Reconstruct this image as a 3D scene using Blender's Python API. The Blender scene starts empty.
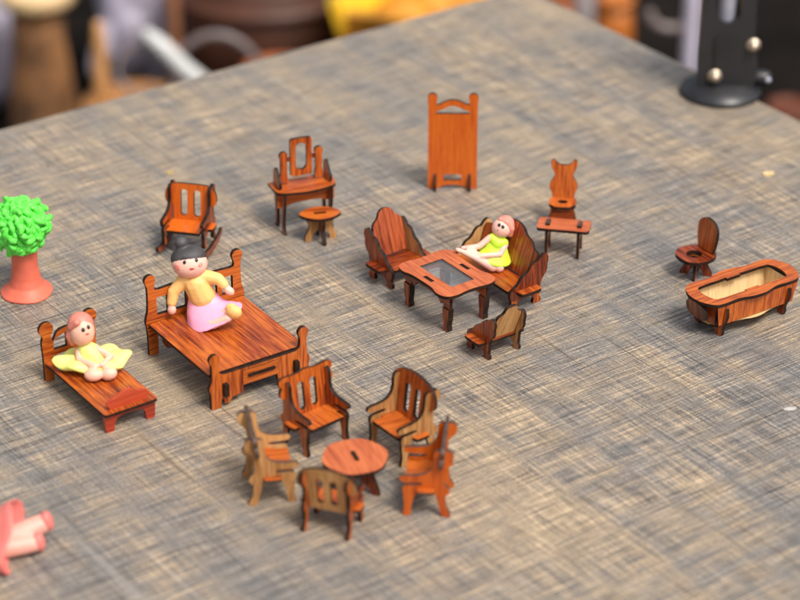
import bpy, bmesh, math, random
from mathutils import Vector, Matrix, Euler
from mathutils.geometry import tessellate_polygon
random.seed(7)
S = bpy.context.scene
COL = S.collection
R = math.radians
U = 0.01                      # everything below is written in centimetres

# ------------------------------------------------------------------ camera, sky, sun, exposure
PITCH = R(28.77)
cam_d = bpy.data.cameras.new('camera'); cam = bpy.data.objects.new('camera', cam_d); COL.objects.link(cam)
cam.location = (0, -1.0957, 0.6016)
cam.rotation_euler = (R(90) - PITCH, 0, 0)
cam_d.lens = 107.7; cam_d.sensor_width = 36; cam_d.clip_start = 0.01; cam_d.clip_end = 50
cam_d.dof.use_dof = True; cam_d.dof.focus_distance = 1.205; cam_d.dof.aperture_fstop = 6.6
S.camera = cam

SUN_EL, SUN_AZ = 58, -48      # azimuth in degrees from +X (the light comes from there)
W = bpy.data.worlds.new('World'); S.world = W; W.use_nodes = True
nt = W.node_tree
sky = nt.nodes.new('ShaderNodeTexSky'); sky.sky_type = 'NISHITA'; sky.sun_disc = False
sky.sun_elevation = R(SUN_EL); sky.sun_rotation = R(90 - SUN_AZ); sky.air_density = 1.0; sky.dust_density = 6.0
bgn = nt.nodes['Background']; bgn.inputs[1].default_value = 0.085
hs_ = nt.nodes.new('ShaderNodeHueSaturation'); hs_.inputs['Saturation'].default_value = .35      # a thin overcast
nt.links.new(sky.outputs[0], hs_.inputs['Color']); nt.links.new(hs_.outputs[0], bgn.inputs[0])
sl = bpy.data.lights.new('sun', 'SUN'); sl.energy = 1.5; sl.angle = R(17); sl.color = (1, 0.94, 0.85)
so = bpy.data.objects.new('sun', sl); COL.objects.link(so); so.location = (1, -1, 2)
d = Vector((math.cos(R(SUN_AZ)) * math.cos(R(SUN_EL)), math.sin(R(SUN_AZ)) * math.cos(R(SUN_EL)), math.sin(R(SUN_EL))))
so.rotation_euler = d.to_track_quat('Z', 'Y').to_euler()
vs = S.view_settings
S.display_settings.display_device = 'sRGB'
vs.view_transform = 'Standard'; vs.look = 'None'; vs.gamma = 1; vs.exposure = 1.0

# ------------------------------------------------------------------ materials
def new_mat(name):
    m = bpy.data.materials.new(name); m.use_nodes = True
    return m, m.node_tree, m.node_tree.nodes['Principled BSDF']

class NT:
    def __init__(s, t): s.t = t
    def n(s, typ, **kw):
        x = s.t.nodes.new(typ)
        for k, v in kw.items(): setattr(x, k, v)
        return x
    def l(s, a, b): s.t.links.new(a, b)
    def mapping(s, src, scale, loc=(0, 0, 0), rot=(0, 0, 0)):
        m = s.n('ShaderNodeMapping'); m.inputs['Scale'].default_value = scale
        m.inputs['Location'].default_value = loc; m.inputs['Rotation'].default_value = rot
        s.l(src, m.inputs[0]); return m.outputs[0]
    def noise(s, vec, scale, detail=3, rough=.5, dist=0):
        x = s.n('ShaderNodeTexNoise'); x.inputs['Scale'].default_value = scale
        x.inputs['Detail'].default_value = detail; x.inputs['Roughness'].default_value = rough
        x.inputs['Distortion'].default_value = dist
        s.l(vec, x.inputs['Vector']); return x.outputs['Fac']
    def ramp(s, fac, stops, interp='LINEAR'):
        r = s.n('ShaderNodeValToRGB'); r.color_ramp.interpolation = interp
        e = r.color_ramp.elements
        while len(e) < len(stops): e.new(0.5)
        for el, (p, c) in zip(e, stops):
            el.position = p; el.color = (*c, 1) if len(c) == 3 else c
        s.l(fac, r.inputs[0]); return r.outputs[0]
    def math(s, op, a, b=None, clamp=False):
        m = s.n('ShaderNodeMath', operation=op, use_clamp=clamp)
        for i, v in enumerate((a, b)):
            if v is None: continue
            if isinstance(v, (int, float)): m.inputs[i].default_value = v
            else: s.l(v, m.inputs[i])
        return m.outputs[0]
    def mix(s, fac, a, b, blend='MIX'):
        m = s.n('ShaderNodeMix', data_type='RGBA', blend_type=blend)
        for i, v in ((0, fac), (6, a), (7, b)):
            if isinstance(v, (int, float)): m.inputs[i].default_value = v
            elif isinstance(v, tuple): m.inputs[i].default_value = (*v, 1) if len(v) == 3 else v
            else: s.l(v, m.inputs[i])
        return m.outputs[2]
    def bump(s, h, strength, dist):
        b = s.n('ShaderNodeBump'); b.inputs['Strength'].default_value = strength
        b.inputs['Distance'].default_value = dist; s.l(h, b.inputs['Height']); return b.outputs[0]

def ply(name, dark, mid, light, rough=.38, coat=.3, pore=.65):
    """plywood sheet: grain runs along v of the sheet's own UV (centimetres)"""
    m, t, b = new_mat(name); N = NT(t)
    uv = N.n('ShaderNodeUVMap').outputs[0]
    tone = N.n('ShaderNodeAttribute', attribute_name='tone').outputs['Fac']
    wob = N.noise(N.mapping(uv, (.5, .25, 1)), 1.0, 2)
    a = N.noise(N.mapping(uv, (6.6, .36, 1)), 1.0, 4, .6, .6)
    c = N.noise(N.mapping(uv, (18, .8, 1)), 1.0, 3, .6, .3)
    g = N.math('ADD', N.math('MULTIPLY', a, .62), N.math('MULTIPLY', c, .30))
    g = N.math('ADD', g, N.math('MULTIPLY', wob, .22))
    g = N.math('ADD', g, N.math('MULTIPLY', N.math('SUBTRACT', tone, .5), .16))
    col = N.ramp(g, [(.43, dark), (.55, mid), (.68, light)])
    p = N.noise(N.mapping(uv, (26, 1.1, 1)), 1.0, 2, .5)
    pm = N.ramp(p, [(.60, (0, 0, 0)), (.70, (1, 1, 1))])
    col = N.mix(N.math('MULTIPLY', pm, pore), col, tuple(x * .45 for x in dark))
    N.l(col, b.inputs['Base Color'])
    rr = N.math('ADD', N.math('MULTIPLY', c, .25), rough - .12)
    N.l(rr, b.inputs['Roughness'])
    b.inputs['Coat Weight'].default_value = coat; b.inputs['Coat Roughness'].default_value = .18
    b.inputs['Specular IOR Level'].default_value = .35
    N.l(N.bump(g, .25, .0004), b.inputs['Normal'])
    return m

def plain(name, colr, rough=.5, bump=.15, scale=120, var=.25, metal=0.0, sss=0.0, coat=0.0):
    m, t, b = new_mat(name); N = NT(t)
    oc = N.n('ShaderNodeTexCoord').outputs['Object']
    n = N.noise(oc, scale, 3)
    lo = tuple(x * (1 - var) for x in colr); hi = tuple(min(1, x * (1 + var)) for x in colr)
    N.l(N.ramp(n, [(.3, lo), (.7, hi)]), b.inputs['Base Color'])
    b.inputs['Roughness'].default_value = rough; b.inputs['Metallic'].default_value = metal
    b.inputs['Coat Weight'].default_value = coat
    if sss:
        b.inputs['Subsurface Weight'].default_value = sss
        b.inputs['Subsurface Radius'].default_value = (1, .4, .25); b.inputs['Subsurface Scale'].default_value = .002
    if bump: N.l(N.bump(n, bump, .0006), b.inputs['Normal'])
    return m

RED = ply('varnished_red_plywood', (.055, .0078, .002), (.24, .034, .0045), (.50, .118, .015))
ORANGE = ply('varnished_orange_plywood', (.32, .048, .003), (.47, .080, .005), (.56, .115, .008), pore=.35)
SALMON = ply('pale_red_plywood', (.13, .020, .007), (.37, .074, .022), (.52, .135, .042), pore=.35)
PAINT = ply('brick_red_plywood', (.22, .018, .007), (.36, .036, .011), (.44, .058, .017), pore=.15)
BROWN = ply('brown_plywood', (.05, .012, .004), (.20, .050, .012), (.34, .105, .026))
TAN = ply('bare_tan_plywood', (.25, .108, .032), (.42, .20, .068), (.58, .32, .12), rough=.55, coat=0, pore=.35)
PALE = ply('bare_pale_plywood', (.46, .28, .12), (.64, .43, .20), (.74, .54, .29), rough=.6, coat=0, pore=.15)
BURNT = plain('laser_burnt_edge', (.021, .0095, .0055), .6, .3, 300, .6)
BURNT.node_tree.nodes['Principled BSDF'].inputs['Specular IOR Level'].default_value = .2
GREYED = plain('greyed_burnt_edge', (.060, .035, .026), .5, .3, 300, .5)

def glass_mat():
    m = bpy.data.materials.new('clear_glass'); m.use_nodes = True; t = m.node_tree; N = NT(t)
    t.nodes.remove(t.nodes['Principled BSDF'])
    tr = N.n('ShaderNodeBsdfTransparent'); tr.inputs[0].default_value = (.96, .97, .97, 1)
    gl = N.n('ShaderNodeBsdfGlossy'); gl.inputs['Roughness'].default_value = .04
    oc = N.n('ShaderNodeTexCoord').outputs['Object']
    N.l(N.bump(N.noise(oc, 60, 2), .1, .0005), gl.inputs['Normal'])
    lw = N.n('ShaderNodeLayerWeight'); lw.inputs[0].default_value = .5
    f = N.math('ADD', N.math('MULTIPLY', N.math('POWER', lw.outputs['Facing'], 3.0), .9), .04, True)
    mx = N.n('ShaderNodeMixShader'); N.l(f, mx.inputs[0]); N.l(tr.outputs[0], mx.inputs[1]); N.l(gl.outputs[0], mx.inputs[2])
    df = N.n('ShaderNodeBsdfDiffuse'); df.inputs[0].default_value = (.80, .79, .77, 1)          # faint white mixed in to imitate the pane's pale reflection
    m2 = N.n('ShaderNodeMixShader'); m2.inputs[0].default_value = .035; N.l(mx.outputs[0], m2.inputs[1]); N.l(df.outputs[0], m2.inputs[2])
    N.l(m2.outputs[0], t.nodes['Material Output'].inputs[0]); return m
GLASS = glass_mat()

def clay_mat(name, colr, rough=.5, var=.06):
    return plain(name, colr, rough, .55, 110, var, sss=.2)
SKIN = clay_mat('pink_skin_clay', (.79, .45, .36))
SKIN2 = clay_mat('warm_skin_clay', (.79, .43, .31))
PALESKIN = clay_mat('pale_leg_clay', (.72, .35, .28))
PEACH = clay_mat('peach_clay', (.86, .50, .17))
PINK = clay_mat('pink_clay', (.86, .35, .50))
LEMON = clay_mat('lemon_clay', (.82, .83, .22))
LIME = clay_mat('lime_clay', (.52, .82, .04))
HAIRPINK = clay_mat('salmon_hair_clay', (.60, .20, .15))
CORAL = clay_mat('coral_hair_clay', (.74, .25, .19))
GREYHAIR = plain('dark_grey_clay', (.062, .056, .057), .6, 1, 75, .5)
RED_CLAY = clay_mat('red_clay', (.68, .175, .15))
TRUNKCLAY = plain('brick_red_clay', (.64, .13, .075), .55, .5, 90, .14, sss=.1)
GREEN_CLAY = clay_mat('bright_green_clay', (.12, .72, .075))
INK = plain('black_paint', (.012, .009, .009), .3, 0, 50, .2)
LIP = plain('red_paint', (.55, .04, .03), .4, 0, 50, .1)
BLUSH = clay_mat('blush_clay', (.82, .26, .22))

def table_mat():
    m, t, b = new_mat('weathered_rough_sawn_wood'); N = NT(t)
    oc = N.n('ShaderNodeTexCoord').outputs['Object']
    cmv = N.mapping(oc, (100, 100, 100))                       # centimetres; x along the grain
    warp = N.noise(N.mapping(cmv, (.06, .06, .06)), 1, 2)
    wv = N.n('ShaderNodeVectorMath', operation='ADD'); N.l(cmv, wv.inputs[0])
    cw = N.n('ShaderNodeCombineXYZ'); N.l(N.math('MULTIPLY', warp, .9), cw.inputs[1]); N.l(N.math('MULTIPLY', warp, .7), cw.inputs[0]); N.l(cw.outputs[0], wv.inputs[1])
    cv = wv.outputs[0]
    fine = N.noise(N.mapping(cv, (.30, 11, 1)), 1, 4, .68)      # threads along the grain
    fine2 = N.noise(N.mapping(cv, (.6, 22, 1)), 1, 3, .6)
    cross = N.noise(N.mapping(cv, (10.5, .28, 1), (31, 7, 0)), 1, 4, .65)   # saw scratches across it
    cross2 = N.noise(N.mapping(cv, (21, .6, 1), (11, 3, 0)), 1, 2, .6)
    speck = N.noise(N.mapping(cv, (9, 13, 1), (3, 3, 0)), 1, 3, .6)
    streak = N.noise(N.mapping(cv, (.12, 1.1, 1), (5, 9, 0)), 1, 5, .62, .4)
    band = N.noise(N.mapping(cv, (.45, .05, 1), (2, 4, 0)), 1, 3, .55, .3)   # broad bands the other way
    blot = N.noise(N.mapping(cv, (.06, .09, 1), (1, 5, 0)), 1, 5, .6, .5)
    cmask = N.ramp(N.noise(N.mapping(cmv, (.07, .07, 1), (14, 2, 0)), 1, 2), [(.38, (.25, .25, .25)), (.62, (1, 1, 1))])
    tan = N.math('ADD', N.math('MULTIPLY', streak, .26), N.math('ADD', N.math('MULTIPLY', blot, .28), .133))
    tan = N.math('ADD', tan, N.math('ADD', N.math('MULTIPLY', band, .40), -.035))
    tan = N.math('ADD', tan, N.math('MULTIPLY', N.math('SUBTRACT', fine, .5), .50))
    tan = N.math('ADD', tan, N.math('MULTIPLY', N.math('SUBTRACT', speck, .5), .30))
    tan = N.math('ADD', tan, N.math('MULTIPLY', N.math('MULTIPLY', N.math('SUBTRACT', cross, .5), cmask), .40))
    col = N.ramp(tan, [(.40, (.126, .126, .128)), (.53, (.200, .182, .165)), (.62, (.280, .222, .160)), (.78, (.40, .305, .20))])
    l1 = N.ramp(N.noise(N.mapping(cmv, (.05, 4.2, 1), (4, 1, 0)), 1, 2, .5), [(.30, (.45, .43, .42)), (.36, (1, 1, 1))])      # long dark saw lines, both ways
    l2 = N.ramp(N.noise(N.mapping(cmv, (3.4, .06, 1), (9, 6, 0)), 1, 2, .5), [(.30, (.5, .48, .46)), (.35, (1, 1, 1))])
    col = N.mix(.8, col, N.mix(1.0, l1, l2, 'MULTIPLY'), 'MULTIPLY')
    cw2 = N.math('MULTIPLY', N.math('SUBTRACT', N.math('ADD', cross, cross2), 1.0), cmask)
    ridge = N.math('ADD', N.math('ADD', N.math('MULTIPLY', fine2, .45), N.math('MULTIPLY', fine, .55)), N.math('MULTIPLY', cw2, .42))
    ridge = N.math('ADD', ridge, N.math('MULTIPLY', N.math('SUBTRACT', speck, .5), .25))
    dk = N.ramp(ridge, [(.36, (.22, .20, .19)), (.46, (.80, .79, .78)), (.54, (1.05, 1.04, 1.02)), (.62, (1.9, 1.86, 1.78))])
    col = N.mix(1.0, col, dk, 'MULTIPLY')
    # short pale scratches
    sc = N.noise(N.mapping(oc, (240, 6, 1), (0, 0, 0), (0, 0, R(14))), 1, 1, .4)
    scm = N.ramp(sc, [(.745, (0, 0, 0)), (.775, (1, 1, 1))])
    patch = N.ramp(N.noise(N.mapping(cmv, (.08, .08, 1), (8, 2, 0)), 1, 2), [(.52, (0, 0, 0)), (.62, (1, 1, 1))])
    col = N.mix(N.math('MULTIPLY', N.math('MULTIPLY', scm, patch), .2), col, (.50, .45, .40))
    N.l(col, b.inputs['Base Color'])
    rough = N.math('ADD', N.math('MULTIPLY', blot, .25), .27)
    N.l(rough, b.inputs['Roughness'])
    b.inputs['Specular IOR Level'].default_value = .5
    N.l(N.bump(ridge, .7, .0008), b.inputs['Normal'])
    return m
TABLE = table_mat()

# ------------------------------------------------------------------ helpers
def link(name, me, parent=None):
    o = bpy.data.objects.new(name, me); COL.objects.link(o)
    if parent is not None: o.parent = parent
    return o
def tag(o, label, cat, group=None):
    o['label'] = label; o['category'] = cat
    if group: o['group'] = group
    return o
def thing(name, label, cat, loc, yaw=0, group=None, sc=1.0):
    o = bpy.data.objects.new(name, None); COL.objects.link(o)
    o.empty_display_size = .01
    o.location = Vector(loc) * U; o.rotation_euler = (0, 0, R(yaw)); o.scale = (sc, sc, sc)
    return tag(o, label, cat, group)

def sm(pts, n=2):
    """round a closed outline; a point with a third entry stays a sharp corner"""
    P = [(p[0], p[1], len(p) > 2) for p in pts]
    for _ in range(n):
        Q = []
        m = len(P)
        for i in range(m):
            a, b_, c = P[i - 1], P[i], P[(i + 1) % m]
            if b_[2]: Q.append(b_); continue
            Q.append((b_[0] * .75 + a[0] * .25, b_[1] * .75 + a[1] * .25, False))
            Q.append((b_[0] * .75 + c[0] * .25, b_[1] * .75 + c[1] * .25, False))
        P = Q
    return [(x, y) for x, y, _ in P]
def mir(half):
    """left half of an outline, listed bottom to top, mirrored to the right"""
    return list(half) + [(-p[0],) + tuple(p[1:]) for p in reversed(half) if abs(p[0]) > 1e-6]
def ell(cx, cy, rx, ry, n=40, lob=0, k=4, ph=0):
    return [(cx + rx * (1 + lob * math.cos(k * t + ph)) * math.cos(t), cy + ry * (1 + lob * math.cos(k * t + ph)) * math.sin(t)) for t in (2 * math.pi * i / n for i in range(n))]
def rr(x0, y0, x1, y1, r=.08, n=4):
    out = []
    for cx, cy, a0 in ((x1 - r, y1 - r, 0), (x0 + r, y1 - r, 90), (x0 + r, y0 + r, 180), (x1 - r, y0 + r, 270)):
        for i in range(n + 1):
            a = R(a0 + 90 * i / n); out.append((cx + r * math.cos(a), cy + r * math.sin(a)))
    return out
def area(p): return sum(p[i - 1][0] * p[i][1] - p[i][0] * p[i - 1][1] for i in range(len(p))) / 2

def frame(o, u, v):
    u = Vector(u).normalized(); v = Vector(v).normalized(); w = u.cross(v)
    return Matrix(((u.x, v.x, w.x, o[0]), (u.y, v.y, w.y, o[1]), (u.z, v.z, w.z, o[2]), (0, 0, 0, 1)))
def up(x=0, y=0, z=0, lean=0):      # facing -Y, upright, leaning back by `lean` degrees
    return frame((x, y, z), (1, 0, 0), (0, math.sin(R(lean)), math.cos(R(lean))))
def side(x=0, y=0, z=0):            # sheet in the YZ plane, positive face towards +X
    return frame((x, y, z), (0, 1, 0), (0, 0, 1))
def flat(x=0, y=0, z=0):            # horizontal sheet, positive face up
    return frame((x, y, z), (1, 0, 0), (0, 1, 0))

def add_plate(bm, outline, th, M, holes=(), mats=(0, 1, 2), grain='v', tone=None):
    uvl = bm.loops.layers.uv.verify()
    tl = bm.faces.layers.float.get('tone') or bm.faces.layers.float.new('tone')
    tone = random.random() if tone is None else tone; ou, ov = random.uniform(0, 80), random.uniform(0, 80)
    outline = [(p[0], p[1]) for p in outline]; holes = [[(p[0], p[1]) for p in h] for h in holes]
    loops = [outline if area(outline) > 0 else outline[::-1]] + [h if area(h) < 0 else h[::-1] for h in holes]
    flatp = [p for L in loops for p in L]
    tris = tessellate_polygon([[Vector((x, y, 0)) for x, y in L] for L in loops])
    top = [bm.verts.new((M @ Vector((x, y, th / 2))) * U) for x, y in flatp]
    bot = [bm.verts.new((M @ Vector((x, y, -th / 2))) * U) for x, y in flatp]
    def uv(f, idx, off=0):
        for lp, i in zip(f.loops, idx):
            x, y = flatp[i]
            if grain == 'u': x, y = y, x
            lp[uvl].uv = (x + ou + off, y + ov + off)
    for t in tris:
        a, b_, c = (flatp[i] for i in t)
        if (b_[0] - a[0]) * (c[1] - a[1]) - (b_[1] - a[1]) * (c[0] - a[0]) < 0: t = t[::-1]
        try:
            f = bm.faces.new([top[i] for i in t]); f.material_index = mats[0]; f[tl] = tone; uv(f, t)
            t2 = t[::-1]
            f = bm.faces.new([bot[i] for i in t2]); f.material_index = mats[1]; f[tl] = 1 - tone; uv(f, t2, 17)
        except ValueError: pass
    k = 0
    for L in loops:
        n = len(L)
        for i in range(n):
            a, b_ = k + i, k + (i + 1) % n
            try:
                f = bm.faces.new((top[a], bot[a], bot[b_], top[b_])); f.material_index = mats[2]; f[tl] = tone
                uv(f, (a, a, b_, b_))
            except ValueError: pass
        k += n

def finish(name, bm, mats, parent=None, smooth=False):
    bmesh.ops.recalc_face_normals(bm, faces=bm.faces)
    me = bpy.data.meshes.new(name); bm.to_mesh(me); bm.free()
    for m in mats: me.materials.append(m)
    if smooth:
        for p in me.polygons: p.use_smooth = True
    return link(name, me, parent)
def P(name, parent, outline, th, M, holes=(), face=None, back=None, edge=None, grain='v', extra=(), tone=None):
    """one laser-cut sheet as one part; extra = more (outline, th, M, holes) of the same sheet material"""
    face = face or RED
    if th < .32:                                  # laser-cut sheets are about 2 mm thick; level ones keep their underside
        if M[2][2] > .9: M = Matrix.Translation((0, 0, -.15 * th)) @ M
        th *= .7
    bm = bmesh.new()
    add_plate(bm, outline, th, M, holes, grain=grain, tone=tone)
    for e in extra: add_plate(bm, e[0], e[1], e[2], e[3] if len(e) > 3 else (), grain=grain)
    return finish(name, bm, [face, back or face, edge or BURNT], parent)

def add_tube(bm, pts, rad, seg=10, cap=True, mat=0):
    """round bar through pts; rad is a number or one radius per point; rounded ends"""
    pts = [Vector(p) for p in pts]
    rad = [rad] * len(pts) if isinstance(rad, (int, float)) else list(rad)
    if cap:
        d0 = (pts[0] - pts[1]).normalized(); d1 = (pts[-1] - pts[-2]).normalized(); r0, r1 = rad[0], rad[-1]
        pts = [pts[0] + d0 * r0 * .95, pts[0] + d0 * r0 * .6] + pts + [pts[-1] + d1 * r1 * .6, pts[-1] + d1 * r1 * .95]
        rad = [r0 * .35, r0 * .8] + rad + [r1 * .8, r1 * .35]
    rings = []; nrm = None
    for i, p in enumerate(pts):
        t = (pts[min(i + 1, len(pts) - 1)] - pts[max(i - 1, 0)]).normalized()
        if nrm is None: nrm = t.orthogonal().normalized()
        nrm = (nrm - t * nrm.dot(t)).normalized(); bn = t.cross(nrm)
        rings.append([bm.verts.new((p + (nrm * math.cos(2 * math.pi * k / seg) + bn * math.sin(2 * math.pi * k / seg)) * rad[i]) * U) for k in range(seg)])
    for a, b_ in zip(rings, rings[1:]):
        for k in range(seg):
            bm.faces.new((a[k], a[(k + 1) % seg], b_[(k + 1) % seg], b_[k])).material_index = mat
    bm.faces.new(rings[0][::-1]).material_index = mat; bm.faces.new(rings[-1]).material_index = mat
def add_lathe(bm, prof, c=(0, 0, 0), seg=40, wob=0, mat=0):
    rings = []
    ph = [random.uniform(0, 6.28) for _ in range(4)]
    for r, z in prof:
        ring = []
        for k in range(seg):
            a = 2 * math.pi * k / seg
            q = r * (1 + wob * (math.sin(2 * a + ph[0]) + .6 * math.sin(3 * a + ph[1] + z) + .4 * math.sin(5 * a + ph[2])))
            ring.append(bm.verts.new(Vector((c[0] + q * math.cos(a), c[1] + q * math.sin(a), c[2] + z)) * U))
        rings.append(ring)
    for a, b_ in zip(rings, rings[1:]):
        for k in range(seg): bm.faces.new((a[k], a[(k + 1) % seg], b_[(k + 1) % seg], b_[k])).material_index = mat
    bm.faces.new(rings[0][::-1]).material_index = mat; bm.faces.new(rings[-1]).material_index = mat
def add_box(bm, c, s, rot=(0, 0, 0), mat=0):
    M = Matrix.Translation(Vector(c) * U) @ Euler([R(a) for a in rot]).to_matrix().to_4x4() @ Matrix.Diagonal((s[0] * U, s[1] * U, s[2] * U, 1))
    g = bmesh.ops.create_cube(bm, size=1, matrix=M)
    for v in g['verts']:
        for f in v.link_faces: f.material_index = mat
def add_ball(bm, c, r, rot=(0, 0, 0), sub=3, mat=0):
    r = (r, r, r) if isinstance(r, (int, float)) else r
    M = Matrix.Translation(Vector(c) * U) @ Euler([R(a) for a in rot]).to_matrix().to_4x4() @ Matrix.Diagonal((r[0] * U, r[1] * U, r[2] * U, 1))
    g = bmesh.ops.create_icosphere(bm, subdivisions=sub, radius=1, matrix=M)
    for v in g['verts']:
        for f in v.link_faces: f.material_index = mat

def clay(name, parent, mat, blobs, voxel=.05, smooth=4):
    """one continuous clay lump: overlapping balls and tapered rolls fused into a single skin"""
    bm = bmesh.new()
    for b_ in blobs:
        if b_[0] == 'b': add_ball(bm, *b_[1:])
        elif b_[0] == 't':                                    # ('t', [(point, radius), ...])
            pr = b_[1]
            for (p, r), (q, r2) in zip(pr, pr[1:]):
                p, q = Vector(p), Vector(q); n = max(2, int((q - p).length / (min(r, r2) * .3)))
                for i in range(n + 1):
                    f = i / n; add_ball(bm, p.lerp(q, f), r + (r2 - r) * f, sub=2)
        elif b_[0] == 'l': add_lathe(bm, *b_[1:])
        elif b_[0] == 'm': b_[1](bm)
    me = bpy.data.meshes.new(name); bm.to_mesh(me); bm.free()
    o = bpy.data.objects.new(name, me); COL.objects.link(o)
    md = o.modifiers.new('fuse', 'REMESH'); md.mode = 'VOXEL'; md.voxel_size = voxel * U; md.use_smooth_shade = True
    ms = o.modifiers.new('soften', 'SMOOTH'); ms.factor = .5; ms.iterations = smooth
    dg = bpy.context.evaluated_depsgraph_get(); dg.update()
    me2 = bpy.data.meshes.new_from_object(o.evaluated_get(dg)); me2.name = name
    bpy.data.objects.remove(o); bpy.data.meshes.remove(me)
    me2.materials.clear(); me2.materials.append(mat)
    for p in me2.polygons: p.use_smooth = True
    return link(name, me2, parent)

# ------------------------------------------------------------------ ground and table
gm = plain('shade_darkened_earth', (.009, .007, .006), .95, .6, 9, .5)  # dark soil, taken near black so the colour holds the shade under tables
gm.node_tree.nodes['Principled BSDF'].inputs['Specular IOR Level'].default_value = .05
bm = bmesh.new(); n = 40
vv = [[bm.verts.new(((-6 + 12 * i / n), (-4 + 14 * j / n), -.60 + .006 * math.sin(i * 1.7) * math.cos(j * 1.3))) for j in range(n + 1)] for i in range(n + 1)]
for i in range(n):
    for j in range(n): bm.faces.new((vv[i][j], vv[i + 1][j], vv[i + 1][j + 1], vv[i][j + 1]))
g = finish('ground', bm, [gm], smooth=True); g['kind'] = 'structure'

TA = 35.5
tb = thing('display_table', 'weathered grey and tan rough sawn wooden table under the miniature furniture', 'table', (8.52, 44.37, -60), TA)
bm = bmesh.new(); add_plate(bm, rr(-120, -92, 0, 0, .25), 2.4, flat(0, 0, 58.8), grain='v')
# subdivide nothing: one solid board
o = finish('tabletop', bm, [TABLE, TABLE, TABLE], tb)
for x in (-112, -8):
    for y in (-84, -8):
        bm = bmesh.new(); add_box(bm, (x, y, 28.8), (5, 5, 57.5)); finish('leg', bm, [TABLE], tb)
bm = bmesh.new()
for (cx, cy, sx, sy) in ((-60, -8, 98.8, 2), (-60, -84, 98.8, 2), (-112, -46, 2, 70.8), (-8, -46, 2, 70.8)): add_box(bm, (cx, cy, 54), (sx, sy, 6.5))
finish('apron', bm, [TABLE], tb)

# ------------------------------------------------------------------ dining chairs and the rocking chair
TH = .28
def chair(name, label, loc, yaw, group=None, sc=1.0, w=1.2, mp=None, mn=None, bf=None, bb=None, seat=None, crest='scroll', rocker=False, edge=None):
    t = thing(name, label, 'chair', loc, yaw, group, sc)
    mp, mn, bf, bb, seat = mp or RED, mn or RED, bf or RED, bb or RED, seat or RED
    zl = 1.12
    body = [(-1.0, zl, 1), (-1.06, 1.35), (-1.02, 1.56), (-.85, 1.62), (-.30, 1.62), (-.10, 1.70), (-.30, 1.78), (-.85, 1.78), (-1.12, 1.80), (-1.22, 1.95), (-1.12, 2.10),
            (-.85, 2.10), (-.40, 2.12), (.0, 2.22), (.26, 2.50), (.34, 2.95), (.34, 3.30), (.50, 3.50), (.68, 3.42), (.72, 3.25), (.90, 3.50), (1.12, 3.46), (1.24, 3.22), (1.18, 2.92), (.98, 2.76), (.84, 2.55), (.80, 2.2), (.80, 1.7), (1.0, 1.54), (1.08, 1.34), (.96, 1.16), (.86, zl, 1), (.42, zl, 1), (.36, 1.22), (0, 1.26), (-.40, 1.22), (-.45, zl, 1)]
    fl = [(-1.0, zl, 1), (-.45, zl, 1), (-.55, .95), (-.66, .5), (-.68, .2), (-.70, 0, 1), (-1.02, 0, 1), (-1.06, .12), (-.96, .45), (-1.0, .85)]
    rl = [(.86, zl, 1), (.88, .8), (.90, .48), (1.06, .24), (1.10, .06), (1.04, 0, 1), (.74, 0, 1), (.64, .22), (.58, .55), (.48, .95), (.42, zl, 1)]
    if rocker:
        fl = [(-1.0, zl, 1), (-.72, zl, 1), (-.76, .8), (-.70, .5, 1), (-1.02, .55, 1), (-1.06, .8)]
        rl = [(.86, zl, 1), (.90, .8), (.88, .46, 1), (.60, .40, 1), (.62, .8), (.54, zl, 1)]
        arc = [(1.45 * i / 12 * 1.0, .02 + .26 * (i / 12) ** 2) for i in range(-12, 13)]
        run = [(-1.55, .38)] + arc + [(1.62, .48), (1.54, .66)] + [(x, z + .34 + .05 * math.cos(x * 2)) for x, z in reversed(arc)] + [(-1.58, .62)]
    for sx in (-1, 1):
        M = side(sx * w)
        sp = P('side_panel', t, sm(body), TH, M, face=mp, back=mn, edge=edge)
        P('leg', t, sm(fl), TH, M, face=mp, back=mn, edge=edge)
        P('leg', t, sm(rl), TH, M, face=mp, back=mn, edge=edge)
        if rocker: P('rocker', t, sm(run, 1), .24, side(sx * (w + .20)), face=mp, back=mn, edge=edge)
    st = sm(mir([(-.98, -1.02, 1), (-.98, -.42, 1), (-1.62 + .1, -.42), (-1.62, -.30), (-1.62, .30), (-1.52, .40), (-.98, .40, 1), (-.98, .56, 1)]), 1)
    P('seat', t, [(x * w / 1.2, y) for x, y in st], .24, flat(0, 0, 1.40), face=seat, back=seat, edge=edge, tone=.95)
    if crest == 'scroll':
        bk = mir([(0, 0), (-1.0, 0, 1), (-1.02, 1.15), (-1.08, 1.35), (-1.42, 1.30), (-1.62, 1.50), (-1.55, 1.80), (-1.42, 1.92), (-1.62, 2.05), (-1.60, 2.36), (-1.30, 2.45), (-.6, 2.36), (0, 2.50)])
    else:
        bk = mir([(0, 0), (-1.0, 0, 1), (-1.02, 1.05), (-1.10, 1.22), (-1.45, 1.25), (-1.66, 1.5), (-1.62, 1.9), (-1.35, 2.28), (-.8, 2.52), (0, 2.62)])
    if rocker:
        bk = mir([(0, 0), (-1.0, 0, 1), (-1.02, 1.0), (-1.10, 1.05), (-1.38, 1.05), (-1.56, 1.3), (-1.55, 1.75), (-1.32, 2.12), (-.9, 2.25), (0, 2.25)])
    h = [rr(-.56, .42, -.18, 1.92, .17), rr(.18, .42, .56, 1.92, .17)]
    bkx = [(x * w / 1.2, y) for x, y in sm(bk)]
    P('backrest', t, bkx, .26, up(0, .48, 1.26, 7), holes=h, face=bf, back=bb, edge=edge, tone=.75)
    return t
GR = 'armchairs around the miniature round table'
chair('armchair', 'dark red armchair with flat scrolled crest, between double bed and round table', (-4.0, -13.75, 0), 40, GR, sc=.97)
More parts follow.
